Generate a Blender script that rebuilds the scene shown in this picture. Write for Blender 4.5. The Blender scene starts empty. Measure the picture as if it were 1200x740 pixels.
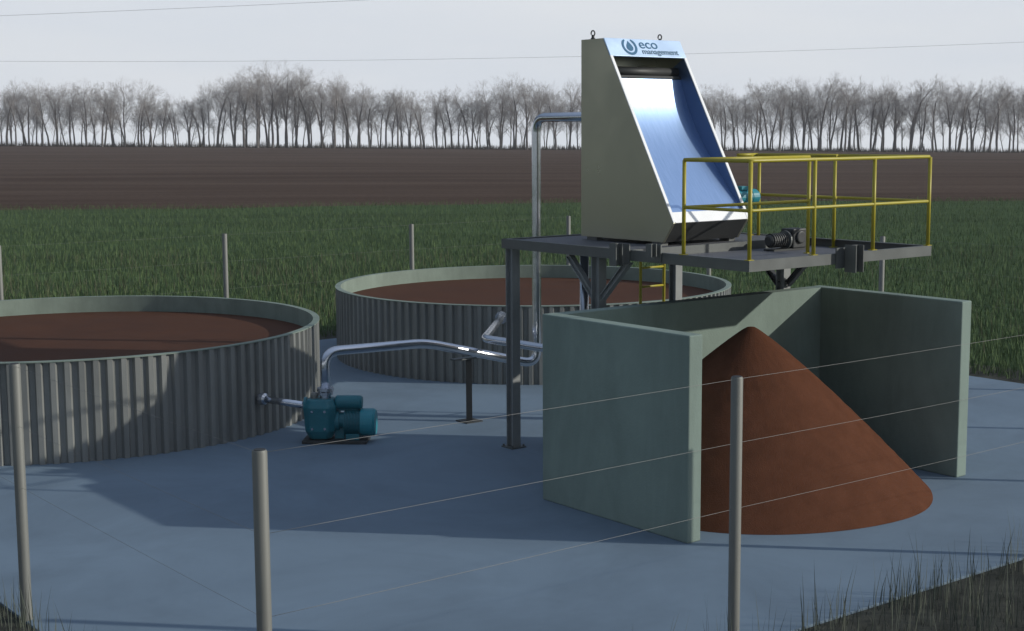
import bpy, bmesh, math, random
import numpy as np
from mathutils import Vector, Matrix

rnd = random.Random(7)
S = bpy.context.scene
COL = S.collection
PI = math.pi
R = math.radians

# ------------------------------------------------------------------ materials
def nt(name):
    m = bpy.data.materials.new(name); m.use_nodes = True
    t = m.node_tree; b = t.nodes['Principled BSDF']
    return m, t, b

def mat(name, col, rough=.7, metal=0., var=.25, scale=3., bump=0., bscale=60., col2=None, detail=6., spec=.5, aniso=0., stretch=None, dist=.02, mot=0., mscale=.3, mstretch=(1, 1, 1)):
    m, t, b = nt(name); N = t.nodes; L = t.links
    tc = N.new('ShaderNodeTexCoord'); mp = N.new('ShaderNodeMapping'); L.new(tc.outputs['Object'], mp.inputs[0])
    if stretch: mp.inputs['Scale'].default_value = stretch
    n = N.new('ShaderNodeTexNoise'); n.inputs['Scale'].default_value = scale; n.inputs['Detail'].default_value = detail
    n.inputs['Roughness'].default_value = .65
    L.new(mp.outputs[0], n.inputs['Vector'])
    r = N.new('ShaderNodeValToRGB'); L.new(n.outputs['Fac'], r.inputs[0])
    c2 = col2 if col2 else tuple(c * (1 - var) for c in col)
    r.color_ramp.elements[0].position = .3; r.color_ramp.elements[1].position = .7
    r.color_ramp.elements[0].color = (*c2, 1); r.color_ramp.elements[1].color = (*col, 1)
    if mot:
        mp5 = N.new('ShaderNodeMapping'); mp5.inputs['Scale'].default_value = mstretch; L.new(tc.outputs['Object'], mp5.inputs[0])
        n5 = N.new('ShaderNodeTexNoise'); n5.inputs['Scale'].default_value = mscale; n5.inputs['Detail'].default_value = 7; n5.inputs['Roughness'].default_value = .7; n5.inputs['Distortion'].default_value = .6; L.new(mp5.outputs[0], n5.inputs['Vector'])
        r5 = N.new('ShaderNodeMapRange'); r5.inputs[1].default_value = .32; r5.inputs[2].default_value = .60; r5.inputs[3].default_value = 1 - mot; r5.inputs[4].default_value = 1.; L.new(n5.outputs['Fac'], r5.inputs[0])
        m5 = N.new('ShaderNodeMix'); m5.data_type = 'RGBA'; m5.blend_type = 'MULTIPLY'; m5.inputs[0].default_value = 1; L.new(r.outputs[0], m5.inputs[6]); L.new(r5.outputs[0], m5.inputs[7]); L.new(m5.outputs[2], b.inputs['Base Color'])
    else: L.new(r.outputs[0], b.inputs['Base Color'])
    b.inputs['Roughness'].default_value = rough; b.inputs['Metallic'].default_value = metal
    b.inputs['Specular IOR Level'].default_value = spec
    if aniso: b.inputs['Anisotropic'].default_value = aniso
    # roughness variation
    rr = N.new('ShaderNodeMapRange'); rr.inputs[1].default_value = .3; rr.inputs[2].default_value = .7
    rr.inputs[3].default_value = max(0, rough - .07); rr.inputs[4].default_value = min(1, rough + .07)
    L.new(n.outputs['Fac'], rr.inputs[0]); L.new(rr.outputs[0], b.inputs['Roughness'])
    if bump:
        n2 = N.new('ShaderNodeTexNoise'); n2.inputs['Scale'].default_value = bscale; n2.inputs['Detail'].default_value = 5
        L.new(mp.outputs[0], n2.inputs['Vector'])
        bp = N.new('ShaderNodeBump'); bp.inputs['Strength'].default_value = bump; bp.inputs['Distance'].default_value = dist
        L.new(n2.outputs['Fac'], bp.inputs['Height']); L.new(bp.outputs[0], b.inputs['Normal'])
    return m

M = {}
M['concrete'] = mat('bunker_concrete', (.248, .318, .276), .85, var=.14, scale=1.6, bump=.12, bscale=45, spec=.25, mot=.22, mscale=1.1, mstretch=(1, 1, .3))
M['galv'] = mat('galvanised_steel', (.275, .285, .27), .5, .2, var=.22, scale=2.2, stretch=(1, 1, .25), mot=.22, mscale=.8, mstretch=(1, 1, .35))
M['lining'] = mat('tank_lining', (.25, .31, .26), .75, var=.2, scale=2.5, spec=.3, mot=.25, mscale=1.2, mstretch=(1, 1, .2))
M['slurry'] = mat('brown_slurry', (.092, .042, .025), .8, var=.25, scale=1.2, bump=.15, bscale=9, spec=.1)
M['heap'] = mat('brown_solids', (.118, .050, .029), .95, var=.24, scale=4, bump=.3, bscale=70, spec=.0)
M['steel'] = mat('grey_painted_steel', (.14, .15, .145), .5, .35, var=.2, scale=4)
M['columnsteel'] = mat('grey_column_steel', (.29, .305, .30), .55, .2, var=.2, scale=4)
M['darksteel'] = mat('dark_steel', (.05, .053, .053), .55, .3, var=.25, scale=6)
M['floor'] = mat('steel_floor_plate', (.13, .135, .15), .6, .2, var=.2, scale=5, bump=.3, bscale=40)
M['stainless'] = mat('stainless_side', (.36, .36, .28), .34, .8, var=.07, scale=1.2)
M['blue_reflection'] = mat('blue_reflection_tint', (.13, .20, .34), .35, .7, var=.06)  # blue reflected in the plate's inner face, put into the base colour
M['edge'] = mat('stainless_edge', (.93, .94, .93), .4, .0, var=.05)
M['panel'] = mat('stainless_panel', (.56, .72, .92), .38, .55, var=.06, scale=2)
M['pipe'] = mat('stainless_pipe', (.62, .65, .70), .20, .95, var=.1, scale=3)
M['yellow'] = mat('yellow_paint', (.42, .36, .025), .45, var=.12, scale=8)
M['teal'] = mat('teal_paint', (.015, .16, .20), .42, var=.2, scale=8)
M['teal_lt'] = mat('teal_motor_paint', (.02, .24, .30), .42, var=.15, scale=8)
M['post'] = mat('zinc_post', (.215, .22, .20), .6, .2, var=.25, scale=3, stretch=(1, 1, .2))
M['wire'] = mat('wire_steel', (.22, .22, .21), .5, .4, var=.1)
M['cable'] = mat('line_cable', (.30, .30, .31), .7, var=.1)
M['bark'] = mat('grey_bark', (.24, .22, .205), .9, var=.4, scale=3, spec=.1)
M['twig'] = mat('twigs', (.42, .39, .37), .9, var=.3, scale=2, spec=.1)
M['logo'] = mat('logo_blue', (.02, .13, .25), .5, var=.05)
M['logogrey'] = mat('logo_grey', (.08, .17, .27), .5, var=.05)

def slab_mat():
    m = mat('slab_concrete', (.166, .230, .292), .8, var=.13, scale=.55, bump=.08, bscale=90, spec=.3, detail=9, mot=.20, mscale=.45)
    return m
M['slab'] = slab_mat()

def screen_mat():
    m, t, b = nt('wedge_wire_screen'); N = t.nodes; L = t.links
    tc = N.new('ShaderNodeTexCoord')
    mp = N.new('ShaderNodeMapping'); mp.inputs['Scale'].default_value = (1, .12, .12); L.new(tc.outputs['Object'], mp.inputs[0])
    w = N.new('ShaderNodeTexNoise'); w.inputs['Scale'].default_value = 40; L.new(mp.outputs[0], w.inputs['Vector'])
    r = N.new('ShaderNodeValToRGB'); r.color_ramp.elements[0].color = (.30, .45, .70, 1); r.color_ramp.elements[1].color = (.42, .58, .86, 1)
    L.new(w.outputs['Fac'], r.inputs[0]); L.new(r.outputs[0], b.inputs['Base Color'])
    b.inputs['Metallic'].default_value = .9; b.inputs['Roughness'].default_value = .36
    return m
M['screen'] = screen_mat()

def field_mat(name, a, c, sa, F, Rt):
    """ground whose streaks run along the field's own direction"""
    m, t, b = nt(name); N = t.nodes; L = t.links
    tc = N.new('ShaderNodeTexCoord')
    mp = N.new('ShaderNodeMapping'); mp.inputs['Rotation'].default_value = (0, 0, math.atan2(Rt[1], Rt[0]) * -1)
    L.new(tc.outputs['Object'], mp.inputs[0])
    mp2 = N.new('ShaderNodeMapping'); mp2.inputs['Scale'].default_value = sa; L.new(mp.outputs[0], mp2.inputs[0])
    n = N.new('ShaderNodeTexNoise'); n.inputs['Scale'].default_value = 1; n.inputs['Detail'].default_value = 8; n.inputs['Roughness'].default_value = .6
    L.new(mp2.outputs[0], n.inputs['Vector'])
    r = N.new('ShaderNodeValToRGB'); r.color_ramp.elements[0].position = .35; r.color_ramp.elements[1].position = .65
    r.color_ramp.elements[0].color = (*a, 1); r.color_ramp.elements[1].color = (*c, 1)
    L.new(n.outputs['Fac'], r.inputs[0])
    n3 = N.new('ShaderNodeTexNoise'); n3.inputs['Scale'].default_value = 2.5; n3.inputs['Detail'].default_value = 10; n3.inputs['Roughness'].default_value = .75
    L.new(tc.outputs['Object'], n3.inputs['Vector'])
    mx = N.new('ShaderNodeMix'); mx.data_type = 'RGBA'; mx.blend_type = 'MULTIPLY'; mx.inputs[0].default_value = .6
    r3 = N.new('ShaderNodeValToRGB'); r3.color_ramp.elements[0].position = .35; r3.color_ramp.elements[0].color = (.45, .45, .45, 1)
    r3.color_ramp.elements[1].position = .65; r3.color_ramp.elements[1].color = (1.25, 1.25, 1.25, 1)
    L.new(n3.outputs['Fac'], r3.inputs[0])
    L.new(r.outputs[0], mx.inputs[6]); L.new(r3.outputs[0], mx.inputs[7]); L.new(mx.outputs[2], b.inputs['Base Color'])
    b.inputs['Roughness'].default_value = .95; b.inputs['Specular IOR Level'].default_value = .08
    bp = N.new('ShaderNodeBump'); bp.inputs['Strength'].default_value = .5; bp.inputs['Distance'].default_value = .15
    L.new(n3.outputs['Fac'], bp.inputs['Height']); L.new(bp.outputs[0], b.inputs['Normal'])
    return m

def blade_mat(name, lo, hi):
    m, t, b = nt(name); N = t.nodes; L = t.links
    g = N.new('ShaderNodeNewGeometry')
    r = N.new('ShaderNodeValToRGB'); L.new(g.outputs['Random Per Island'], r.inputs[0])
    r.color_ramp.elements[0].color = (*lo, 1); r.color_ramp.elements[1].color = (*hi, 1)
    L.new(r.outputs[0], b.inputs['Base Color'])
    b.inputs['Roughness'].default_value = .8; b.inputs['Specular IOR Level'].default_value = .15
    return m

# ------------------------------------------------------------------ mesh builder
class MB:
    def __init__(s): s.v = []; s.f = []; s.sm = []
    def add(s, vs, fs, smooth=False):
        o = len(s.v); s.v += [tuple(v) for v in vs]; s.f += [tuple(i + o for i in f) for f in fs]; s.sm += [smooth] * len(fs); return s
    def box(s, a, b, mtx=None):
        (x0, y0, z0), (x1, y1, z1) = a, b
        vs = [(x0, y0, z0), (x1, y0, z0), (x1, y1, z0), (x0, y1, z0), (x0, y0, z1), (x1, y0, z1), (x1, y1, z1), (x0, y1, z1)]
        if mtx: vs = [mtx @ Vector(v) for v in vs]
        return s.add(vs, [(3, 2, 1, 0), (4, 5, 6, 7), (0, 1, 5, 4), (1, 2, 6, 5), (2, 3, 7, 6), (3, 0, 4, 7)])
    def prism_x(s, yz, x0, x1):
        """polygon in the y,z plane pushed along x"""
        n = len(yz)
        vs = [(x0, y, z) for y, z in yz] + [(x1, y, z) for y, z in yz]
        fs = [tuple(range(n)), tuple(range(2 * n - 1, n - 1, -1))] + [(i, i + n, (i + 1) % n + n, (i + 1) % n) for i in range(n)]
        return s.add(vs, fs)
    def tube(s, pts, r, n=10, cap=True, smooth=True, r1=None):
        pts = [Vector(p) for p in pts]; k = len(pts); rings = []
        up = Vector((0, 0, 1))
        t0 = (pts[1] - pts[0]).normalized()
        a = t0.cross(up) if abs(t0.dot(up)) < .95 else t0.cross(Vector((1, 0, 0)))
        a.normalize()
        vs = []
        for i, p in enumerate(pts):
            if i == 0: t = t0
            elif i == k - 1: t = (pts[-1] - pts[-2]).normalized()
            else: t = ((pts[i + 1] - p).normalized() + (p - pts[i - 1]).normalized()).normalized()
            a = (a - t * a.dot(t)).normalized(); b = t.cross(a)
            rr = r if r1 is None else r + (r1 - r) * i / (k - 1)
            for j in range(n):
                w = 2 * PI * j / n
                vs.append(p + (a * math.cos(w) + b * math.sin(w)) * rr)
        fs = []
        for i in range(k - 1):
            for j in range(n):
                j2 = (j + 1) % n
                fs.append((i * n + j, i * n + j2, (i + 1) * n + j2, (i + 1) * n + j))
        s.add(vs, fs, smooth)
        if cap:
            o = len(s.v) - len(vs)
            s.f += [tuple(o + j for j in range(n))[::-1], tuple(o + (k - 1) * n + j for j in range(n))]; s.sm += [False, False]
        return s
    def isec(s, a, b, w, h, tw=.008, tf=.01, side=None):
        """an I-section bar from a to b; w flange width, h depth, side = direction across the web"""
        a = Vector(a); b = Vector(b); t = (b - a).normalized(); L_ = (b - a).length
        side = Vector(side if side else (1, 0, 0)); side = (side - t * side.dot(t)).normalized(); n = t.cross(side)
        m = Matrix((( side.x, n.x, t.x, a.x), (side.y, n.y, t.y, a.y), (side.z, n.z, t.z, a.z), (0, 0, 0, 1)))
        s.box((-w / 2, -h / 2, 0), (w / 2, -h / 2 + tf, L_), m); s.box((-w / 2, h / 2 - tf, 0), (w / 2, h / 2, L_), m)
        s.box((-tw / 2, -h / 2 + tf, .001), (tw / 2, h / 2 - tf, L_ - .001), m)
        return s
    def lathe(s, prof, c, axis=(0, 0, 1), n=24, smooth=True):
        """prof: list of (radius, along)"""
        ax = Vector(axis).normalized(); a = ax.cross(Vector((0, 0, 1)) if abs(ax.z) < .9 else Vector((1, 0, 0))).normalized(); b = ax.cross(a); c = Vector(c)
        vs = []
        for r, z in prof:
            for j in range(n):
                w = 2 * PI * j / n; vs.append(c + ax * z + (a * math.cos(w) + b * math.sin(w)) * r)
        fs = []
        for i in range(len(prof) - 1):
            for j in range(n):
                j2 = (j + 1) % n; fs.append((i * n + j, i * n + j2, (i + 1) * n + j2, (i + 1) * n + j))
        fs.append(tuple(range(n))[::-1]); fs.append(tuple((len(prof) - 1) * n + j for j in range(n)))
        return s.add(vs, fs, False)
    def build(s, name, m, parent=None, bevel=0., smooth_angle=None):
        me = bpy.data.meshes.new(name)
        off = parent.matrix_basis.translation.copy() if parent is not None else Vector((0, 0, 0))
        if parent is not None and parent.parent is not None: off = off + parent.parent.matrix_basis.translation
        me.from_pydata([tuple(Vector(v) - off) for v in s.v], [], s.f)
        me.update()
        bm = bmesh.new(); bm.from_mesh(me); bmesh.ops.recalc_face_normals(bm, faces=bm.faces); bm.to_mesh(me); bm.free()
        me.polygons.foreach_set('use_smooth', s.sm)
        if smooth_angle: me.set_sharp_from_angle(angle=R(smooth_angle)); me.polygons.foreach_set('use_smooth', [True] * len(me.polygons))
        me.materials.append(m)
        o = bpy.data.objects.new(name, me); COL.objects.link(o)
        if parent is not None: o.parent = parent
        if bevel:
            bv = o.modifiers.new('bevel', 'BEVEL'); bv.width = bevel; bv.segments = 2; bv.limit_method = 'ANGLE'
        return o

def tag(o, label=None, cat=None, group=None, kind=None):
    if label: o['label'] = label
    if cat: o['category'] = cat
    if group: o['group'] = group
    if kind: o['kind'] = kind
    return o

def thing(name, label, cat, loc=(0, 0, 0), group=None):
    o = bpy.data.objects.new(name, None); COL.objects.link(o); o.location = loc; o.empty_display_size = .2
    o.matrix_basis = Matrix.Translation(loc)
    return tag(o, label, cat, group)

def bend(pts, r=.2, n=6):
    """round the corners of a polyline"""
    P = [Vector(p) for p in pts]; out = [P[0]]
    for i in range(1, len(P) - 1):
        a = (P[i - 1] - P[i]); b = (P[i + 1] - P[i]); k = min(r, a.length * .45, b.length * .45)
        p0 = P[i] + a.normalized() * k; p1 = P[i] + b.normalized() * k
        for j in range(n + 1):
            t = j / n; out.append(p0 * (1 - t) ** 2 + P[i] * 2 * t * (1 - t) + p1 * t * t)
    out.append(P[-1]); return out

# ------------------------------------------------------------------ camera (solved from the photograph)
f_px = 1708.248
CAM = Vector((-9.582, -9.649, 3.906))
fw = Vector((0.60801949, 0.78398176, -0.12523937)); rt = Vector((0.78976757, -0.61338176, -0.00547783)); up = Vector((0.08111407, 0.09557936, 0.99211143))
cd = bpy.data.cameras.new('camera'); cam = bpy.data.objects.new('camera', cd); COL.objects.link(cam)
cam.matrix_world = Matrix(((rt.x, up.x, -fw.x, CAM.x), (rt.y, up.y, -fw.y, CAM.y), (rt.z, up.z, -fw.z, CAM.z), (0, 0, 0, 1)))
cd.sensor_width = 36; cd.lens = f_px / 1200 * 36; cd.clip_start = .1; cd.clip_end = 8000
S.camera = cam
F = Vector((fw.x, fw.y, 0)).normalized(); Rt = Vector((F.y, -F.x, 0))      # along and across the fields

# ------------------------------------------------------------------ light
SUN = Vector((.650, -.671, .357)).normalized()
sd = bpy.data.lights.new('sun', 'SUN'); so = bpy.data.objects.new('sun', sd); COL.objects.link(so)
sd.energy = 3.05; sd.angle = R(.6); sd.color = (1, .96, .88)
so.rotation_euler = (-SUN).to_track_quat('-Z', 'Y').to_euler(); so.location = (20, -20, 30)
w = bpy.data.worlds.new('World'); S.world = w; w.use_nodes = True
T = w.node_tree; N = T.nodes; L = T.links; bg = N['Background']
tc = N.new('ShaderNodeTexCoord'); sp = N.new('ShaderNodeSeparateXYZ'); L.new(tc.outputs['Generated'], sp.inputs[0])
mxz = N.new('ShaderNodeMath'); mxz.operation = 'MAXIMUM'; mxz.inputs[1].default_value = .45; L.new(sp.outputs[2], mxz.inputs[0])
cb = N.new('ShaderNodeCombineXYZ'); L.new(sp.outputs[0], cb.inputs[0]); L.new(sp.outputs[1], cb.inputs[1]); L.new(mxz.outputs[0], cb.inputs[2])
sky = N.new('ShaderNodeTexSky'); sky.sky_type = 'NISHITA'; sky.sun_disc = False
sky.sun_elevation = math.asin(SUN.z); sky.sun_rotation = math.atan2(SUN.x, SUN.y)
sky.air_density = 1.0; sky.dust_density = 1.2; sky.ozone_density = 1.5
L.new(cb.outputs[0], sky.inputs['Vector'])
# thin pale overcast low over the horizon, with faint streaks
mpn = N.new('ShaderNodeMapping'); mpn.inputs['Scale'].default_value = (2.2, 2.2, 14); L.new(tc.outputs['Generated'], mpn.inputs[0])
cl = N.new('ShaderNodeTexNoise'); cl.inputs['Scale'].default_value = 1.3; cl.inputs['Detail'].default_value = 5; L.new(mpn.outputs[0], cl.inputs['Vector'])
cr = N.new('ShaderNodeValToRGB'); L.new(cl.outputs['Fac'], cr.inputs[0])
SKYK = .15
cr.color_ramp.elements[0].position = .3; cr.color_ramp.elements[1].position = .7
cr.color_ramp.elements[0].color = (.70 / SKYK, .75 / SKYK, .82 / SKYK, 1); cr.color_ramp.elements[1].color = (.78 / SKYK, .81 / SKYK, .845 / SKYK, 1)
ml = N.new('ShaderNodeMapRange'); ml.interpolation_type = 'SMOOTHSTEP'; L.new(sp.outputs[2], ml.inputs[0])
ml.inputs[1].default_value = .085; ml.inputs[2].default_value = .125; ml.inputs[3].default_value = 1.; ml.inputs[4].default_value = 0.
# added sky gain, stronger overhead than low down, to shape the fill light
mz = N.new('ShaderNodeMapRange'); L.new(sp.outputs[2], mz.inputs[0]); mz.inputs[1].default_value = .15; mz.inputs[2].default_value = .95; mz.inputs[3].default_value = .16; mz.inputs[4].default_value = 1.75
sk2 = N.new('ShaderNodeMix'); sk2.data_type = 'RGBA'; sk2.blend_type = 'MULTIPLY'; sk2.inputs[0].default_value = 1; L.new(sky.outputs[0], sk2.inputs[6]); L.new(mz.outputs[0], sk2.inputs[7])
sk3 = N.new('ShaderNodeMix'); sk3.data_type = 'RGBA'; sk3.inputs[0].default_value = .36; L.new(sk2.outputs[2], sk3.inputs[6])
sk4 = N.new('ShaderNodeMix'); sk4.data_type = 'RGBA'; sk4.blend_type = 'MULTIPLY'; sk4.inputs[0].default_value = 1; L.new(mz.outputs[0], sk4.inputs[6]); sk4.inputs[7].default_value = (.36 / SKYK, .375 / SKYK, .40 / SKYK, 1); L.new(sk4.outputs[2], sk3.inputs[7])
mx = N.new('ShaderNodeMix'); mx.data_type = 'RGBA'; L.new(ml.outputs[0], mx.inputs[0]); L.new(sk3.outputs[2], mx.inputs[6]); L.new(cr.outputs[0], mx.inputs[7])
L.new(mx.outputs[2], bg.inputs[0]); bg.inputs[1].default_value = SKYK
S.view_settings.view_transform = 'Standard'; S.view_settings.look = 'None'; S.view_settings.exposure = 0; S.view_settings.gamma = 1

# ------------------------------------------------------------------ terrain
def sstep(a, b, x): t = min(1, max(0, (x - a) / (b - a))); return t * t * (3 - 2 * t)
TREE_D = 300.
def ground_z(d, t):
    k = sstep(45, 300, d)
    z = -.03 + k * (.30 - .0120 * max(-160, min(160, t)))
    if d > TREE_D + 12: z -= (d - TREE_D - 12) * .03
    return z
def xy(d, t): return CAM.x + F.x * d + Rt.x * t, CAM.y + F.y * d + Rt.y * t
def bound(t): return 80 + 1.2 * math.sin(t * .11) + (-3 if t < 0 else 0) * sstep(0, 30, -t) * 1.3 + .5 * math.sin(t * .5)
def sheet(name, dlo, dhi, ts, m):
    mb = MB(); n = len(ts); vs = []
    rows = 0
    lo = [dlo(t) if callable(dlo) else dlo for t in ts]; hi = [dhi(t) if callable(dhi) else dhi for t in ts]
    K = 40
    for i in range(K + 1):
        for j, t in enumerate(ts):
            q = (i / K) ** 1.6; d = lo[j] + (hi[j] - lo[j]) * q
            x, y = xy(d, t); vs.append((x, y, ground_z(d, t)))
    fs = [(i * n + j, i * n + j + 1, (i + 1) * n + j + 1, (i + 1) * n + j) for i in range(K) for j in range(n - 1)]
    mb.add(vs, fs, True); o = mb.build(name, m); tag(o, kind='structure'); return o
ts = sorted(set([-300, -250] + list(range(-200, 201, 4)) + [250, 300]))
sheet('grass_field', -60, bound, ts, field_mat('field_grass_soil', (.046, .078, .032), (.068, .114, .046), (.05, .35, 1), F, Rt))
sheet('ploughed_field', bound, TREE_D + 6, ts, field_mat('ploughed_soil', (.060, .035, .023), (.104, .070, .051), (.02, .16, 1), F, Rt))
sheet('far_ground', TREE_D + 6, 420, ts, field_mat('far_soil', (.05, .045, .03), (.08, .07, .05), (.02, .1, 1), F, Rt))

# concrete slab
SX0, SX1, SY0, SY1 = -5.72, 10.25, -2.25, 14.25
mb = MB(); mb.box((SX0, SY0, -.25), (SX1, SY1, 0)); tag(mb.build('concrete_slab', M['slab'], bevel=.004), kind='structure')

mb = MB()
for a_, b_ in (((SX0 - 4, SY0 - 5, 0), (SX1 + 3, SY0, 0)), ((SX0 - 4, SY0, 0), (SX0, SY1 + 1.2, 0)), ((SX1, SY0, 0), (SX1 + 1.2, SY1 + 1.2, 0)), ((SX0, SY1, 0), (SX1, SY1 + 1.2, 0))):
    mb.add([(a_[0], a_[1], -.02), (b_[0], a_[1], -.02), (b_[0], b_[1], -.02), (a_[0], b_[1], -.02)], [(0, 1, 2, 3)])
tag(mb.build('verge_soil', field_mat('verge_soil', (.050, .052, .044), (.075, .077, .064), (1.2, 1.2, 1), F, Rt)), kind='structure')
# ------------------------------------------------------------------ grass
def blades(name, pts, m, hmin, hmax, wd, lean=.35):
    mb = MB(); vs = []; fs = []
    for (x, y, z) in pts:
        h = rnd.uniform(hmin, hmax) * (.6 + .4 * rnd.random()); a = rnd.uniform(0, 2 * PI); l = rnd.uniform(.05, lean) * h
        b = rnd.uniform(0, 2 * PI); wx, wy = math.cos(b) * wd / 2, math.sin(b) * wd / 2
        dx, dy = math.cos(a) * l, math.sin(a) * l; o = len(vs)
        vs += [(x - wx, y - wy, z), (x + wx, y + wy, z), (x + wx * .8 + dx * .35, y + wy * .8 + dy * .35, z + h * .55), (x - wx * .8 + dx * .35, y - wy * .8 + dy * .35, z + h * .55), (x + dx, y + dy, z + h)]
        fs += [(o, o + 1, o + 2, o + 3), (o + 3, o + 2, o + 4)]
    me = bpy.data.meshes.new(name); me.from_pydata(vs, [], fs); me.update(); me.materials.append(m)
    ob = bpy.data.objects.new(name, me); COL.objects.link(ob); return ob
def free(x, y, g=.1): return not (SX0 - g < x < SX1 + g and SY0 - g < y < SY1 + g)
pts = []
while len(pts) < 110000:                                 # the rough green field behind the fence
    d = 17 + (rnd.random() ** 1.5) * 68; t = rnd.uniform(-.42, .42) * d
    x, y = xy(d, t)
    if free(x, y, .25) and d < bound(t) + rnd.random() ** 2 * 5: pts.append((x, y, ground_z(d, t) - .02))
tag(blades('tall_grass', pts, blade_mat('tall_grass_blades', (.070, .108, .044), (.104, .158, .062)), .12, .30, .016), 'tall green grass growing in the field behind the fence', 'grass', kind='stuff')
pts = []
while len(pts) < 4500:                                  # dry stalks standing in the near part of the field
    d = 21 + rnd.random() ** 1.6 * 26; t = rnd.uniform(-.42, .42) * d
    if t > 0 and rnd.random() < .55: continue
    x, y = xy(d, t)
    if free(x, y, .25) and math.sin(x * .9) + math.sin(y * .7 + 2) > rnd.uniform(-2, 1.2): pts.append((x, y, ground_z(d, t) - .02))
tag(blades('dry_stalks', pts, blade_mat('dry_stalk_blades', (.075, .080, .048), (.135, .128, .085)), .26, .50, .012), 'dull tan dry stalks standing among the green grass behind the tanks', 'stalks', kind='stuff')
pts = []
while len(pts) < 7000:                                  # verge outside the near and left fence
    if rnd.random() < .75: x, y = rnd.uniform(-5.6, 9), -2.27 - (rnd.random() ** 1.3) * 3.0
    else: x, y = -5.78 - (rnd.random() ** 1.6) * 2.5, rnd.uniform(-3, 8)
    pts.append((x, y, -.05))
tag(blades('verge_grass', pts, blade_mat('verge_grass_blades', (.048, .055, .042), (.075, .082, .062)), .04, .17, .007, .5), 'short dull grass on the verge outside the near fence', 'grass', kind='stuff')
pts = []
while len(pts) < 2000:
    if rnd.random() < .78:
        x = rnd.uniform(-3.4, 8); y = -2.29 - (rnd.random() ** 1.5) * 1.4
        if rnd.random() > sstep(-4.5, 1.5, x) + .12: continue
        if math.sin(x * 5.1) + math.sin(x * 2.3 + 1) < rnd.uniform(-2, 1.0): continue
    else: x, y = -5.77 - (rnd.random() ** 1.5) * 1.2, rnd.uniform(-1.5, 4)
    pts.append((x, y, -.05))
tag(blades('verge_stalks', pts, blade_mat('stalks', (.075, .092, .075), (.125, .138, .105)), .22, .74, .007, .22), 'thin tall grass stalks rising in front of the slab edge', 'grass', kind='stuff')

# ------------------------------------------------------------------ wire fence
PH = 2.10
def fence(name, label, posts, ends, zs=(2.082, 1.60, 1.10), wr=.0010):
    cx, cy = posts[0]
    t = thing(name, label, 'fence', (cx, cy, 0))
    for (x, y) in posts:
        b = MB(); r = .045
        b.lathe([(r, -.4), (r, PH - .012), (r - .006, PH)], (x, y, 0), n=20)
        o = b.build('post', M['post'], t, smooth_angle=40)
        c = MB(); c.lathe([(r - .012, PH - .002), (r - .012, PH + .004)], (x, y, 0), n=16); c.build('post_cap', M['darksteel'], o)
    (ax, ay), (bx, by) = ends
    for z in zs:
        b = MB(); pp = []
        n = 40
        Ln = math.hypot(bx - ax, by - ay)
        for i in range(n + 1):
            q = i / n; ph = (q * Ln / 4.0) % 1
            pp.append((ax + (bx - ax) * q, ay + (by - ay) * q, z - .005 * 4 * ph * (1 - ph)))
        b.tube(pp, wr, 5); b.build('wire', M['wire'], t)
    return t
FX1, FY1, FY0, FX0 = 10.58, 14.35, -2.27, -5.70
fence('wire_fence', 'grey post and wire fence along the near edge of the slab', [(-5.70, FY0), (-1.758, FY0), (2.2, FY0), (6.35, FY0), (10.5, FY0)], ((-5.7, FY0), (10.5, FY0)), wr=.0015)
fence('wire_fence', 'grey wire fence running back past the left tank', [(FX0, 1.80), (FX0, 5.9), (FX0, 10.1), (FX0, FY1)], ((FX0, FY0), (FX0, FY1)))
fence('wire_fence', 'grey post and wire fence behind the two round tanks', [(-1.616, FY1), (2.46, FY1), (6.525, FY1), (FX1, FY1)], ((-5.7, FY1), (FX1, FY1)))
fence('wire_fence', 'grey wire fence behind the concrete bunker and platform, on the right', [(FX1, 1.9), (FX1, 6.05), (FX1, 10.15)], ((FX1, FY0), (FX1, FY1)))

# ------------------------------------------------------------------ concrete bunker with the heap
W_, L_, H_, T_ = 4.417, 2.19, 2.0, .176
t = thing('concrete_bunker', 'three sided grey concrete bunker holding the brown heap', 'bunker', (W_ / 2, L_ / 2, 0))
MB().box((0, 0, 0), (T_, L_, H_)).build('side_wall', M['concrete'], t, bevel=.012)
MB().box((W_ - T_, 0, 0), (W_, L_, H_)).build('side_wall', M['concrete'], t, bevel=.012)
MB().box((T_ + .001, L_ - T_, 0), (W_ - T_ - .001, L_ - .002, H_ - .003)).build('back_wall', M['concrete'], t)
def heap():
    cx, cy, R0, h = 2.15, 1.22, 1.97, 1.80
    mb = MB(); n = 160; K = 48; vs = []
    r2 = random.Random(3); ph = [r2.uniform(0, 6.28) for _ in range(8)]
    for i in range(K + 1):
        q = i / K; rr = R0 * q
        z = h * (1 - q ** 1.13)
        z = min(z, h * .985)
        for j in range(n):
            a = 2 * PI * j / n
            wob = sum(math.sin(a * (k + 3) + ph[k] + 2.2 * q * (k % 3)) for k in range(6)) * .0045 * q
            x = cx + math.cos(a) * rr * (1 + wob); y = cy + math.sin(a) * rr * (1 + wob)
            x = min(max(x, T_ + .004), W_ - T_ - .004) ; y = min(y, L_ - T_ - .004)
            z2 = z + r2.uniform(-.005, .005) * min(1, q * 3)
            vs.append((x, y, max(z2, .002 if q > .99 else z2)))
    fs = [(i * n + j, i * n + (j + 1) % n, (i + 1) * n + (j + 1) % n, (i + 1) * n + j) for i in range(K) for j in range(n)]
    mb.add(vs, fs, True); return mb.build('heap', M['heap'])
tag(heap(), 'tall cone of brown separated solids heaped inside the concrete bunker', 'heap')

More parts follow.
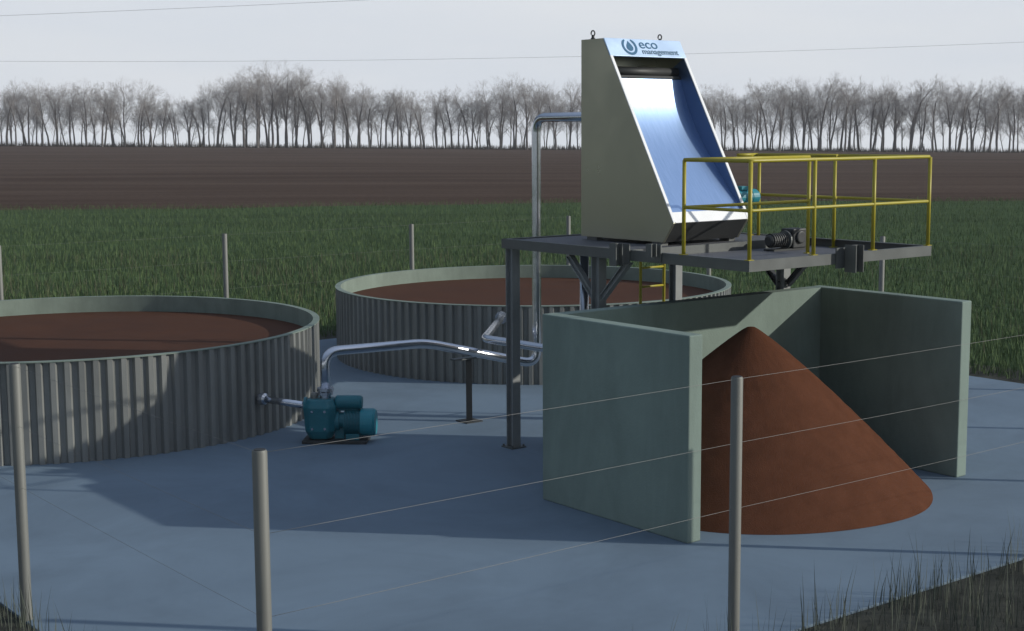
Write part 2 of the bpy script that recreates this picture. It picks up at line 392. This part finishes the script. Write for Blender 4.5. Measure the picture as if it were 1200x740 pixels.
# ------------------------------------------------------------------ round tanks
def tank(cx, cy, R0, H, label, slabel, zs, flange=None):
    t = thing('slurry_tank', label, 'tank', (cx, cy, 0))
    n = 136; prof = []
    for k in range(n):
        a0 = 2 * PI * k / n; p = 2 * PI / n
        for q, d in ((0, 0), (.36, 0), (.5, -.048), (.86, -.048)):
            prof.append((a0 + p * q, R0 + d))
    m = len(prof); vs = [(cx + r * math.cos(a), cy + r * math.sin(a), z) for z in (0, H - .012) for a, r in prof]
    mb = MB(); mb.add(vs, [(j, (j + 1) % m, m + (j + 1) % m, m + j) for j in range(m)]); mb.build('corrugated_wall', M['galv'], t)
    n = 160; mb = MB(); ring = [(R0 - .05, 0), (R0 - .05, H - .012), (R0 - .02, H - .012), (R0 + .008, H - .012), (R0 + .008, H), (R0 - .085, H), (R0 - .085, 0)]
    ring = ring[3:]
    vs = [(cx + r * math.cos(2 * PI * j / n), cy + r * math.sin(2 * PI * j / n), z) for r, z in ring for j in range(n)]
    k = len(ring); fs = [(i * n + j, i * n + (j + 1) % n, (i + 1) * n + (j + 1) % n, (i + 1) * n + j) for i in range(k - 1) for j in range(n)]
    fs += [(j, (j + 1) % n, (k) * n + (j + 1) % n, k * n + j) for j in range(n)]
    vs += [(cx + (R0 - .05) * math.cos(2 * PI * j / n), cy + (R0 - .05) * math.sin(2 * PI * j / n), H - .0125) for j in range(n)]
    mb.add(vs, fs); mb.build('inner_wall', M['lining'], t, smooth_angle=40)
    s = MB(); K = 12; vs = [(cx, cy, zs)]; 
    for i in range(1, K + 1):
        for j in range(n):
            rr = (R0 - .087) * i / K; vs.append((cx + rr * math.cos(2 * PI * j / n), cy + rr * math.sin(2 * PI * j / n), zs))
    fs = [(0, 1 + j, 1 + (j + 1) % n) for j in range(n)] + [(1 + i * n + j, 1 + i * n + (j + 1) % n, 1 + (i + 1) * n + (j + 1) % n, 1 + (i + 1) * n + j) for i in range(K - 1) for j in range(n)]
    s.add(vs, fs, True); tag(s.build('slurry', M['slurry']), slabel, 'slurry')
    return t
t1 = tank(-2.03, 10.41, 3.56, 1.24, 'round corrugated steel tank on the left joined to the pump', 'brown slurry filling the left round tank', .985)
t2 = tank(6.527, 10.51, 3.487, 1.235, 'round corrugated steel tank behind the platform, farther off', 'brown slurry filling the tank behind the platform', .985)

# ------------------------------------------------------------------ pump and pipes
PO = Vector((-.47, 6.40, 0)); pd = Vector((.76, -.65, 0)).normalized(); pn = Vector((pd.y, -pd.x, 0))       # axis, and the side towards the camera
def PL(a, b, c): return PO + pd * a + pn * b + Vector((0, 0, c))
def pbox(mb, a0, a1, b0, b1, c0, c1):
    m = Matrix(((pd.x, -pn.x, 0, PO.x), (pd.y, -pn.y, 0, PO.y), (0, 0, 1, 0), (0, 0, 0, 1)))
    return mb.box((a0, b0, c0), (a1, b1, c1), m)
pm = thing('slurry_pump', 'teal slurry pump with motor standing beside the left tank', 'pump', PO)
b = MB(); pbox(b, -.02, .80, -.20, .20, 0, .045); b.build('base_frame', M['darksteel'], pm, bevel=.008)
def chamfer_casing():
    b = MB(); secs = [(.05, .14, .15), (.16, .19, .2), (.46, .21, .21), (.56, .16, .16)]
    vs = []
    for z, ha, hb in secs:
        for (sa, sb) in ((-1, -.6), (-.6, -1), (.6, -1), (1, -.6), (1, .6), (.6, 1), (-.6, 1), (-1, .6)):
            vs.append(PL(.20 + sa * ha, sb * hb, z))
    fs = [tuple(range(8))[::-1], tuple(range(24, 32))] + [(i * 8 + j, i * 8 + (j + 1) % 8, (i + 1) * 8 + (j + 1) % 8, (i + 1) * 8 + j) for i in range(3) for j in range(8)]
    b.add(vs, fs); return b
cs = chamfer_casing().build('casing', M['teal'], pm, bevel=.02)
for a_, z_ in ((.12, .2), (.28, .2), (.12, .42), (.28, .42)): MB().lathe([(.016, 0), (.016, .02)], PL(a_, .205, z_), pn, n=8).build('bolt', M['pipe'], cs)
b = MB(); b.lathe([(.07, 0), (.07, .05), (.10, .05), (.10, .085)], PL(.26, 0, .555), n=20); b.build('outlet_flange', M['pipe'], pm)
b = MB(); b.lathe([(.05, 0), (.05, .05), (.035, .075)], PL(.12, .02, .555), n=16); b.build('filler_cap', M['post'], pm)
b = MB(); b.lathe([(.09, -.08), (.09, 0), (.11, 0), (.11, .03)], PL(.02, 0, .46), pd * -1, n=20); b.build('inlet_flange', M['teal'], pm)
b = MB(); b.lathe([(.13, .38), (.13, .44), (.105, .44), (.105, .50)], PL(0, 0, .27), pd, n=20); pbox(b, .38, .50, -.05, .05, .045, .2); b.build('bearing_housing', M['teal'], pm)
b = MB(); prof = [(.14, .5)]
for k in range(22): prof += [(.165 if k % 2 else .145, .5 + .0095 * k), (.165 if k % 2 else .145, .5 + .0095 * (k + 1))]
prof += [(.14, .715)]
b.lathe(prof, PL(0, 0, .25), pd, n=28); pbox(b, .53, .70, -.13, .13, .045, .12); mo = b.build('motor', M['teal'], pm)
b = MB(); b.lathe([(.175, .715), (.175, .87), (.155, .90), (.06, .905)], PL(0, 0, .25), pd, n=28); b.build('fan_cover', M['teal_lt'], mo)
b = MB(); b.lathe([(.075, .39), (.09, .41), (.09, .70), (.07, .73)], PL(0, 0, .505), pd, n=20); pbox(b, .42, .68, -.03, .03, .40, .44); b.build('gear_motor', M['teal'], pm)

# suction pipe from the left tank
def pipe_thing(name, label, pts, r, loc, flanges=(), br=.2, supports=()):
    t = thing(name, label, 'pipe', loc)
    b = MB(); b.tube(bend(pts, br, 8), r, 16); b.build('tube', M['pipe'], t)
    for p, ax in flanges:
        b = MB(); b.lathe([(r * 1.75, -.018), (r * 1.75, .018)], p, ax, n=20)
        A = Vector(ax).normalized(); u_ = A.cross(Vector((.1, .2, 1))).normalized(); v_ = A.cross(u_)
        for k in range(8):
            w = 2 * PI * k / 8; b.lathe([(.010, -.032), (.010, .032)], Vector(p) + (u_ * math.cos(w) + v_ * math.sin(w)) * r * 1.45, A, n=6)
        b.build('flange', M['pipe'], t)
    return t
rad = Vector((.36, -.93, 0))
p0 = Vector((-.745, 7.085, .487))
pipe_thing('suction_pipe', 'short steel pipe joining the left tank wall to the pump', [p0 - rad * .04, PL(.01, 0, .46)], .045, (p0.x, p0.y, 0), [(p0 + rad * .02, rad)])
b = MB(); b.lathe([(.075, -.02), (.085, .0), (.075, .05), (.045, .07)], p0 + rad * .03, rad, n=20); b.build('wall_nozzle', M['pipe'], t1)

# pressure pipe from the pump up to the screen
RO = PL(.26, 0, .64)
FEED = (2.78, 5.74)
t = pipe_thing('feed_pipe', 'polished steel pipe from the pump up to the back of the screen machine',
    [RO, (RO.x, RO.y, 1.155), (1.16, 6.05, 1.15), (2.3, 5.98, .86), (FEED[0], FEED[1], .74), (FEED[0], FEED[1], 4.09), (FEED[0] + .02, 3.93, 4.09)], .062,
    (RO.x, RO.y, 0), [(RO + Vector((0, 0, .03)), (0, 0, 1))], br=.2)
# stand under it
t = thing('pipe_stand', 'thin dark steel stand on a base plate holding up the pump pipe', 'stand', (1.894, 6.107, 0))
MB().box((1.76, 5.98, 0), (2.03, 6.24, .014)).build('base_plate', M['darksteel'], t)
MB().isec((1.894, 6.107, .014), (1.894, 6.107, .86), .08, .09, side=(.79, -.61, 0)).build('upright', M['darksteel'], t)
MB().box((1.62, 6.05, .862), (1.98, 6.16, .882)).build('arm', M['steel'], t)

t = pipe_thing('drain_pipe', 'steel drain pipe from under the platform to the farther tank',
    [(2.2, 4.07, 2.50), (2.2, 4.07, 1.13), (2.08, 6.0, 1.13), (3.99, 8.11, 1.06), (4.08, 8.21, 1.06)], .056, (2.2, 4.07, 0), [((3.97, 8.09, 1.06), (.67, .74, 0))], br=.16)

# ------------------------------------------------------------------ steel platform
PX0, PX1, PY0, PY1, PZ = 1.28, 4.265, .45, 4.56, 2.60
t = thing('steel_platform', 'grey steel working platform on columns with yellow guardrails above the bunker', 'platform', (1.28, 4.42, 0))
def channel_y(x, y0, y1, out):           # C channel running along y, web on the outside
    b = MB(); b.box((x, y0, PZ - .115), (x + out * .008, y1, PZ))
    b.box((x + out * .0085, y0 + .001, PZ - .0105), (x + out * .06, y1 - .001, PZ - .001)); b.box((x + out * .0085, y0 + .001, PZ - .114), (x + out * .06, y1 - .001, PZ - .105)); return b
def channel_x(y, x0, x1, out):
    b = MB(); b.box((x0, y, PZ - .115), (x1, y + out * .008, PZ))
    b.box((x0 + .001, y + out * .0085, PZ - .0105), (x1 - .001, y + out * .06, PZ - .001)); b.box((x0 + .001, y + out * .0085, PZ - .114), (x1 - .001, y + out * .06, PZ - .105)); return b
channel_y(PX0, PY0 + .009, PY1 - .009, 1).build('beam', M['steel'], t)
channel_y(PX1, PY0 + .009, PY1 - .009, -1).build('beam', M['steel'], t)
channel_x(PY0, PX0, PX1, 1).build('beam', M['steel'], t)
channel_x(PY1, PX0, PX1, -1).build('beam', M['steel'], t)
channel_x(2.26, PX0 + .062, PX1 - .062, 1).build('beam', M['steel'], t)
MB().box((PX0 + .062, 2.322, PZ - .02), (PX1 - .062, PY1 - .07, PZ - .013)).build('floor_plate', M['floor'], t)
MB().box((PX0 + .012, PY0 + .07, PZ - .103), (PX1 - .012, 2.255, PZ - .097)).build('floor_plate', M['floor'], t)
for (x, y) in ((1.36, 4.44), (1.36, 2.84), (4.03, 2.44), (4.04, 4.34)):
    b = MB(); b.isec((x, y, .016), (x, y, PZ - .118), .12, .13, .01, .012, side=(1, 0, 0)); c = b.build('column', M['columnsteel'], t)
    b = MB(); b.box((x - .11, y - .11, 0), (x + .11, y + .11, .016))
    for sx in (-1, 1):
        for sy in (-1, 1): b.lathe([(.013, .016), (.013, .04)], (x + sx * .088, y + sy * .088, 0), n=6)
    b.build('foot_plate', M['steel'], c)
for (x, y, zc) in ((1.36, 2.84, 2.02), (4.03, 2.44, 2.02)):
    for sgn in (-1, 1):
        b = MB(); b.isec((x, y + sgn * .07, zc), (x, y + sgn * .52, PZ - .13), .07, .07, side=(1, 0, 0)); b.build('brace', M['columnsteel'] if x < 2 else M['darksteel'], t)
b = MB(); b.box((1.262, 2.22, 2.44), (1.278, 2.52, 2.67)); b.isec((1.14, 2.30, 2.43), (1.14, 2.30, 2.68), .11, .10, side=(0, 1, 0)); b.build('bracket', M['steel'], t)
b = MB(); b.box((1.262, 1.72, 2.50), (1.278, 1.92, 2.69)); b.isec((1.18, 1.78, 2.56), (1.18, 1.78, 2.70), .09, .08, side=(0, 1, 0)); b.build('bracket', M['steel'], t)
b = MB(); b.box((2.60, .43, 2.44), (2.92, .447, 2.66)); b.isec((2.78, .34, 2.40), (2.78, .34, 2.69), .15, .13, side=(0, 1, 0)); b.build('bracket', M['steel'], t)
# guardrails
RH = 1.0; rr_ = .021
def guard(pts, posts, zbase, mid=.5, top=PZ + RH):
    b = MB(); zt = top
    P = bend([(x, y, zt) for x, y in pts], .05, 5); b.tube(P, rr_, 10)
    g = b.build('guardrail', M['yellow'], t)
    zm = PZ + mid; MB().tube(bend([(x, y, zm) for x, y in pts], .05, 5), rr_ * .85, 10).build('mid_rail', M['yellow'], g)
    for (x, y) in posts:
        c = MB(); c.tube([(x, y, zbase), (x, y, zt - .004)], rr_, 10); c.box((x - .04, y - .03, zbase), (x + .04, y + .03, zbase + .008)); c.build('rail_post', M['yellow'], g)
xs = [PX0 + .03 + (PX1 - PX0 - .06) * k / 3 for k in range(4)]
guard([(xs[0], 1.42), (xs[0], PY0 + .03), (xs[3], PY0 + .03), (xs[3], 3.02)], [(x, PY0 + .03) for x in xs] + [(xs[0], 1.42)], PZ - .001)
g_side = guard([(xs[3] - .055, 3.03), (xs[3] - .055, 1.76)], [(xs[3] - .055, 1.79), (xs[3] - .055, 3.0)], PZ - .096, top=PZ + RH - .002)
guard([(xs[0] + .05, 1.44), (3.31, 1.44)], [(3.31, 1.44)], PZ - .096)
guard([(3.85, 3.06), (xs[3] - .02, 3.06)], [(4.10, 3.06)], PZ - .012)
# access ladder at the back
lx0, lx1, ly = 3.70, 4.13, 4.66
b = MB(); 
for x in (lx0, lx1): b.tube(bend([(x, ly, .0), (x, ly, PZ + .95), (x, ly - .25, PZ + .95), (x, ly - .25, PZ)], .1, 6), .021, 10)
ld = b.build('ladder', M['yellow'], t)
for k in range(10):
    z = 2.335 - .255 * k
    if z < .05: break
    MB().tube([(lx0, ly, z), (lx1, ly, z)], .015, 8).build('rung', M['yellow'], ld)

# ------------------------------------------------------------------ screen machine
X0, X1 = 2.06, 3.31
yb, yt, yl, yc = 3.967, 3.564, 2.352, 2.518
zb, zt_, zl = 2.628, 5.0, 2.857
iu = Vector((0, yt - yl, zt_ - zl)); UL = iu.length; iu.normalize(); ino = Vector((0, iu.z, -iu.y))      # up the incline, and inward
def IP(x, u, d): return Vector((x, yl, zl)) + iu * u + ino * d
t = thing('screen_machine', 'tall stainless steel sloping screen separator standing on the platform', 'separator', ((X0 + X1) / 2, 3.3, zb))
side = [(yb, zb), (yc, zb), (yl, zl), (yt, zt_), (yb, zt_)]
for xa in (X0, X1 - .035):
    sp_ = MB().prism_x(side, xa, xa + .035).build('side_panel', M['stainless'], t, bevel=.003)
    b = MB()
    vs = [IP(xa - .002, 0.004, -.012), IP(xa + .037, 0.004, -.012), IP(xa + .037, UL - .24, -.012), IP(xa - .002, UL - .24, -.012), IP(xa - .002, 0.004, -.001), IP(xa + .037, 0.004, -.001), IP(xa + .037, UL - .24, -.001), IP(xa - .002, UL - .24, -.001)]
    b.add(vs, [(0, 1, 2, 3), (4, 5, 6, 7), (0, 1, 5, 4), (1, 2, 6, 5), (2, 3, 7, 6), (3, 0, 4, 7)]); b.build('edge_strip', M['edge'], sp_)
MB().box((X0 + .036, yb - .03, zb + .002), (X1 - .036, yb - .001, zt_ - .006)).build('back_panel', M['stainless'], t)
MB().box((X0 + .036, yt + .006, zt_ - .006), (X1 - .036, yb - .032, zt_)).build('top_panel', M['stainless'], t)
def slabp(u0, u1, d0, d1, x0=X0 + .036, x1=X1 - .036):
    vs = [IP(x0, u0, d0), IP(x1, u0, d0), IP(x1, u1, d0), IP(x0, u1, d0), IP(x0, u0, d1), IP(x1, u0, d1), IP(x1, u1, d1), IP(x0, u1, d1)]
    return MB().add(vs, [(0, 1, 2, 3), (4, 5, 6, 7), (0, 1, 5, 4), (1, 2, 6, 5), (2, 3, 7, 6), (3, 0, 4, 7)])
UP = UL - .245
lp = slabp(UP, UL - .001, -.012, .01, X0 + .0, X1 - .0).build('sign_panel', M['panel'], t, bevel=.002)
slabp(.0, .135, -.008, .02).build('discharge_lip', M['edge'], t)
b = MB().prism_x([(yc, zb + .001), (yl + .004, zl - .004), (yl + .03, zl - .004), (yc + .03, zb + .001)], X0 + .036, X1 - .036); b.build('chute_plate', M['darksteel'], t)
# curved sieve sheet: hollow in the middle, meets the lip below
def dep(u):
    pts = [(.13, .02), (.45, .085), (.8, .155), (1.2, .222), (1.5, .242), (1.75, .222), (2.0, .172), (2.3, .10)]
    for (a, da), (b_, db) in zip(pts, pts[1:]):
        if u <= b_: q = (u - a) / (b_ - a); return da + (db - da) * q
    return pts[-1][1]
us = [.13 + (2.02 - .13) * k / 60 for k in range(61)]; ds = [dep(u) for u in us]
for _ in range(60): ds = [ds[0]] + [(ds[k - 1] + ds[k] * 2 + ds[k + 1]) / 4 for k in range(1, 60)] + [ds[-1]]
b = MB(); vs = [IP(x, u, d) for u, d in zip(us, ds) for x in (X0 + .036, X1 - .036)]
b.add(vs, [(2 * k, 2 * k + 1, 2 * k + 3, 2 * k + 2) for k in range(60)], True); b.build('sieve_sheet', M['screen'], t)
b = MB(); b.tube([IP(X0 + .037, UP - .085, .20), IP(X1 - .037, UP - .085, .20)], .06, 16); b.build('weir', M['darksteel'], t)
MB().prism_x([(q.y, q.z) for q in (IP(0, .14, .004), IP(0, UP, .004), IP(0, UP, .40), IP(0, 1.2, .40))], X1 - .0385, X1 - .0352).build('reflection_sheet', M['blue_reflection'], t)  # added sheet that carries the inner face's blue reflection as colour
slabp(UP - .165, UP + .02, .26, .275).build('head_baffle', M['darksteel'], t)
slabp(UP - .20, UP - .165, .15, .42).build('feed_shelf', M['darksteel'], t)
for (x, y) in ((2.085, 3.78), (3.29, 4.0 - .11)):
    b = MB(); b.lathe([(.028, 0), (.028, .012), (.018, .012), (.018, .05)], (x, y, zt_), n=12)
    P = [(x + .022 * math.cos(a) * .79, y - .022 * math.cos(a) * .61, zt_ + .068 + .032 * math.sin(a)) for a in [R(-110 + 320 * k / 14 + 0) for k in range(15)]]
    b.tube(P, .008, 8); b.build('lifting_eye', M['darksteel'], t)
# feet under the machine
for (y0, y1) in ((2.56, 2.72), (3.70, 3.88)):
    for x in (X0 + .02, X1 - .12): MB().box((x, y0, PZ - .013), (x + .10, y1, zb)).build('foot', M['steel'], t)
# sign: emblem and lettering, on the sloping plate
def on_sign(o, u, x, sx=1.):
    n_out = -ino
    o.matrix_world = Matrix(((1, 0, 0, 0), (0, iu.y, n_out.y, 0), (0, iu.z, n_out.z, 0), (0, 0, 0, 1)))
    return o
def sign_text(body, size, x, u, m, width):
    c = bpy.data.curves.new('lettering', 'FONT'); c.body = body; c.size = size; c.extrude = .0015; c.align_x = 'LEFT'; c.offset = .0012 if size > .1 else .0003
    o = bpy.data.objects.new('tmp', c); COL.objects.link(o)
    bpy.context.view_layer.update()
    me = bpy.data.meshes.new_from_object(o.evaluated_get(bpy.context.evaluated_depsgraph_get())); bpy.data.objects.remove(o)
    xs_ = [v.co.x for v in me.vertices]; k = width / (max(xs_) - min(xs_)); x_0 = min(xs_)
    org = t.matrix_basis.translation
    for v in me.vertices:
        P = IP(x + (v.co.x - x_0) * k, u + v.co.y, -.0145 - v.co.z); v.co = P - org
    me.materials.clear(); me.materials.append(m); o2 = bpy.data.objects.new('lettering', me); COL.objects.link(o2); o2.parent = lp; o2.matrix_parent_inverse = Matrix()
    return o2
sign_text('eco', .18, 2.585, UP + .115, M['logo'], .30)
sign_text('management', .105, 2.60, UP + .038, M['logogrey'], .60)
def emblem():
    b = MB(); cx, cu = 2.42, UP + .135
    n = 40; r0, r1 = .085, .118                          # open ring
    vs = []
    for k in range(n + 1):
        a = R(118 + 304 * k / n); w_ = 1 if 3 < k < n - 3 else .55 + .15 * min(k, n - k)
        rm = (r0 + r1) / 2; hw = (r1 - r0) / 2 * w_
        for r_ in (rm - hw, rm + hw): vs.append(IP(cx + r_ * math.cos(a), cu + r_ * math.sin(a), -.0155))
    b.add(vs, [(2 * k, 2 * k + 1, 2 * k + 3, 2 * k + 2) for k in range(n)])
    dr = []                                              # drop
    for k in range(24):
        a = 2 * PI * k / 24; r_ = .052; x = r_ * math.sin(a); u = -r_ * math.cos(a)
        if u > 0: x *= max(0, 1 - (u / .052) ** 1.5 * .95); u *= 1.75
        dr.append(IP(cx + x, cu + u - .012, -.0155))
    b.add(dr, [tuple(range(24))])
    return b.build('emblem', M['logo'], lp)
emblem()
# drive motor on the far side plate
mo = MB().lathe([(.06, 0), (.06, .05), (.095, .05), (.095, .26), (.085, .26), (.098, .27), (.098, .37), (.08, .40), (.02, .405)], (X1, 2.62, 3.10), (1, 0, 0), n=24).build('drive_motor', M['teal_lt'], t)
MB().box((X1 + .09, 2.56, 3.19), (X1 + .22, 2.68, 3.235)).build('terminal_box', M['teal_lt'], mo)

# ------------------------------------------------------------------ geared motor on the platform floor
gx, gy, gz = 3.18, 1.93, PZ - .097
t = thing('gear_motor', 'small dark gear motor lying on the platform floor behind the rails', 'motor', (gx + .3, gy, gz))
b = MB(); prof = [(.05, 0)]
for k in range(14): prof += [(.085 if k % 2 else .068, .02 + .018 * k), (.085 if k % 2 else .068, .02 + .018 * (k + 1))]
b.lathe(prof + [(.05, .28)], (gx, gy, gz + .12), (1, 0, 0), n=20); b.build('motor', M['darksteel'], t)
MB().lathe([(.11, 0), (.11, .022)], (gx + .281, gy, gz + .12), (1, 0, 0), n=24).build('flange', M['steel'], t)
b = MB(); b.box((gx + .33, gy - .1, gz + .02), (gx + .56, gy + .1, gz + .25)); b.lathe([(.075, 0), (.075, .03)], (gx + .445, gy - .1, gz + .15), (0, -1, 0), n=20); b.build('gearbox', M['darksteel'], t, bevel=.02)
MB().box((gx + .02, gy - .08, gz), (gx + .58, gy + .08, gz + .02)).build('base_plate', M['darksteel'], t)

# ------------------------------------------------------------------ bare trees beyond the ploughed field
def tree_meshes(seed, H=14.):
    r = random.Random(seed); tr = MB(); cr = MB()
    def perp(v):
        a = v.cross(Vector((r.gauss(0, 1), r.gauss(0, 1), r.gauss(0, 1)))); return a.normalized()
    def limb(p, d, ln, rad_, lev):
        n = 4 if lev < 2 else 3; pts = [p.copy()]; q = p.copy(); dd = d.copy()
        for i in range(n):
            dd = (dd + perp(dd) * r.uniform(.03, .20 if lev < 3 else .3) + Vector((0, 0, .05))).normalized(); q = q + dd * (ln / n); pts.append(q.copy())
        end = rad_ * (.5 if lev < 4 else .35)
        (tr if lev == 0 else cr).tube(pts, rad_, (7 if lev == 0 else 4 if lev < 3 else 3), cap=False, r1=end)
        if lev >= 5: return
        if lev == 0:
            k = r.randint(9, 12)
            for i in range(k):
                s_ = .36 + .64 * (i + r.random() * .8) / k; s_ = min(s_, 1.); j = min(int(s_ * n), n - 1); base = pts[j].lerp(pts[j + 1], s_ * n - j)
                nd = (dd * r.uniform(.8, 1.6) + perp(Vector((0, 0, 1))) * r.uniform(.45, .95)).normalized()
                limb(base, nd, H * r.uniform(.18, .32) * (1.12 - s_ * .3), rad_ * (1 - s_ * .5) * r.uniform(.28, .45), 1)
            limb(pts[-1], (dd + perp(dd) * .25).normalized(), H * .2, end * .8, 1)
        else:
            k = {1: 5, 2: 4, 3: 4, 4: 4}[lev] + (r.random() < .35)
            for i in range(k):
                s_ = r.uniform(.3, 1.) if i else 1.; j = min(int(s_ * n), n - 1); base = pts[j].lerp(pts[j + 1], s_ * n - j)
                nd = (dd * r.uniform(.7, 1.4) + perp(dd) * r.uniform(.4, 1.05) + Vector((0, 0, .12))).normalized()
                limb(base, nd, ln * r.uniform(.45, .72), max(.0055, end * r.uniform(.42, .68)), lev + 1)
    lean = Vector((r.uniform(-.04, .04), r.uniform(-.04, .04), 1)).normalized()
    limb(Vector((0, 0, -.3)), lean, H * .74, r.uniform(.18, .27), 0)
    mx_ = max(v[2] for v in cr.v)
    out = []
    for nm, b, m in (('trunk', tr, M['bark']), ('crown', cr, M['twig'])):
        me = bpy.data.meshes.new(nm); me.from_pydata([tuple(Vector(v) * (H / mx_)) for v in b.v], [], b.f); me.update(); me.polygons.foreach_set('use_smooth', [True] * len(b.f)); me.materials.append(m); out.append(me)
    return out
VAR = [tree_meshes(100 + k) for k in range(11)]
TOP = [(0, 95), (60, 96), (120, 92), (190, 100), (200, 112), (225, 104), (260, 92), (310, 74), (345, 80), (400, 88), (450, 100), (500, 108), (560, 100), (620, 88), (680, 98), (830, 96), (862, 106), (900, 92), (960, 92), (1050, 92), (1100, 95), (1150, 92), (1200, 96)]
def topy(px):
    for (a, ya), (b, yb_) in zip(TOP, TOP[1:]):
        if a <= px <= b: return ya + (yb_ - ya) * (px - a) / (b - a)
    return 96
def plant(px, d, k, sc=1., label=None):
    tt = (px - 600) / f_px * d * 1.0
    x, y = xy(d, tt); gz_ = ground_z(d, tt)
    hz = 154.4 + .0055 * (600 - px) + 1.5
    h = max(6, ((172 + 8 * px / 1200) - topy(px)) * d / f_px * sc)
    o = thing('bare_tree', label or 'tall bare leafless grey tree in the long row beyond the ploughed field', 'tree', (x, y, gz_), 'low young trees beyond the ploughed field' if label else 'bare trees beyond the ploughed field')
    s_ = h / 14.; o.rotation_euler.z = rnd.uniform(0, 2 * PI); o.scale = (s_ * rnd.uniform(.95, 1.2), s_ * rnd.uniform(.95, 1.2), s_)
    for me in VAR[k % len(VAR)]:
        c = bpy.data.objects.new(me.name.split('.')[0], me); COL.objects.link(c); c.parent = o
for off, lo, hi, g0, g1 in ((0, .92, 1.1, 10, 20), (10, .8, 1.03, 9, 17), (5, .42, .72, 9, 17)):
    px = -22 + rnd.uniform(0, 8)
    while px < 1222:
        sc_ = rnd.uniform(lo, hi)
        plant(px, TREE_D + off + rnd.uniform(-3, 3), rnd.randrange(len(VAR)), sc_, 'slim young bare tree standing low between the taller trunks beyond the ploughed field' if hi < .8 else None)
        px += rnd.uniform(g0, g1)
# low scrub along the foot of the trees
vs = []; fs = []
for i in range(16000):
    tt = rnd.uniform(-125, 125); d = TREE_D + rnd.uniform(-3, 4); x, y = xy(d, tt); z = ground_z(d, tt) - .1
    cl_ = .5 + .5 * math.sin(tt * .7) * math.sin(tt * .23 + 1); h = rnd.uniform(.35, 1.0) + cl_ * rnd.random() ** 2 * 1.3
    a = rnd.uniform(0, 6.28); w_ = .05; l = rnd.uniform(0, .5); o = len(vs)
    vs += [(x - w_ * math.cos(a), y - w_ * math.sin(a), z), (x + w_ * math.cos(a), y + w_ * math.sin(a), z), (x + l * math.sin(a), y - l * math.cos(a), z + h)]; fs.append((o, o + 1, o + 2))
me = bpy.data.meshes.new('scrub'); me.from_pydata(vs, [], fs); me.materials.append(blade_mat('scrub_twigs', (.035, .028, .02), (.09, .07, .045)))
o = bpy.data.objects.new('scrub', me); COL.objects.link(o); tag(o, 'low brown scrub along the foot of the bare trees', 'scrub', kind='stuff')

# ------------------------------------------------------------------ overhead cables
def at_px(px, py, d):
    v = fw * f_px + rt * (px - 600) - up * (py - 370); k = d / v.dot(F); return CAM + v * k
def cable(label, p0, p1, d, sag):
    b = MB(); A = at_px(*p0, d); B = at_px(*p1, d * 1.05); q = []
    for i in range(41):
        s_ = i / 40; q.append(A.lerp(B, s_) - Vector((0, 0, 4 * sag * s_ * (1 - s_))))
    b.tube(q, .012, 6); tag(b.build('overhead_cable', M['cable']), label, 'cable')
cable('thin overhead cable crossing the whole sky just above the bare trees', (-600, 62), (1800, 16), 130, 2.2)
cable('thin overhead cable rising steeply out of the top of the sky, higher one', (-900, 46), (1500, -62), 110, .9)

# ------------------------------------------------------------------ air
def haze(density):
    m = bpy.data.materials.new('haze'); m.use_nodes = True; T_ = m.node_tree; T_.nodes.clear()
    o_ = T_.nodes.new('ShaderNodeOutputMaterial'); v = T_.nodes.new('ShaderNodeVolumePrincipled')
    v.inputs['Color'].default_value = (.93, .95, .98, 1); v.inputs['Density'].default_value = density; v.inputs['Anisotropy'].default_value = .0
    T_.links.new(v.outputs[0], o_.inputs['Volume'])
    b = MB(); b.box((-520, -520, -9), (620, 620, 32)); o = b.build('haze', m); tag(o, 'thin pale haze hanging over the fields', 'haze', kind='stuff')
haze(.0004)
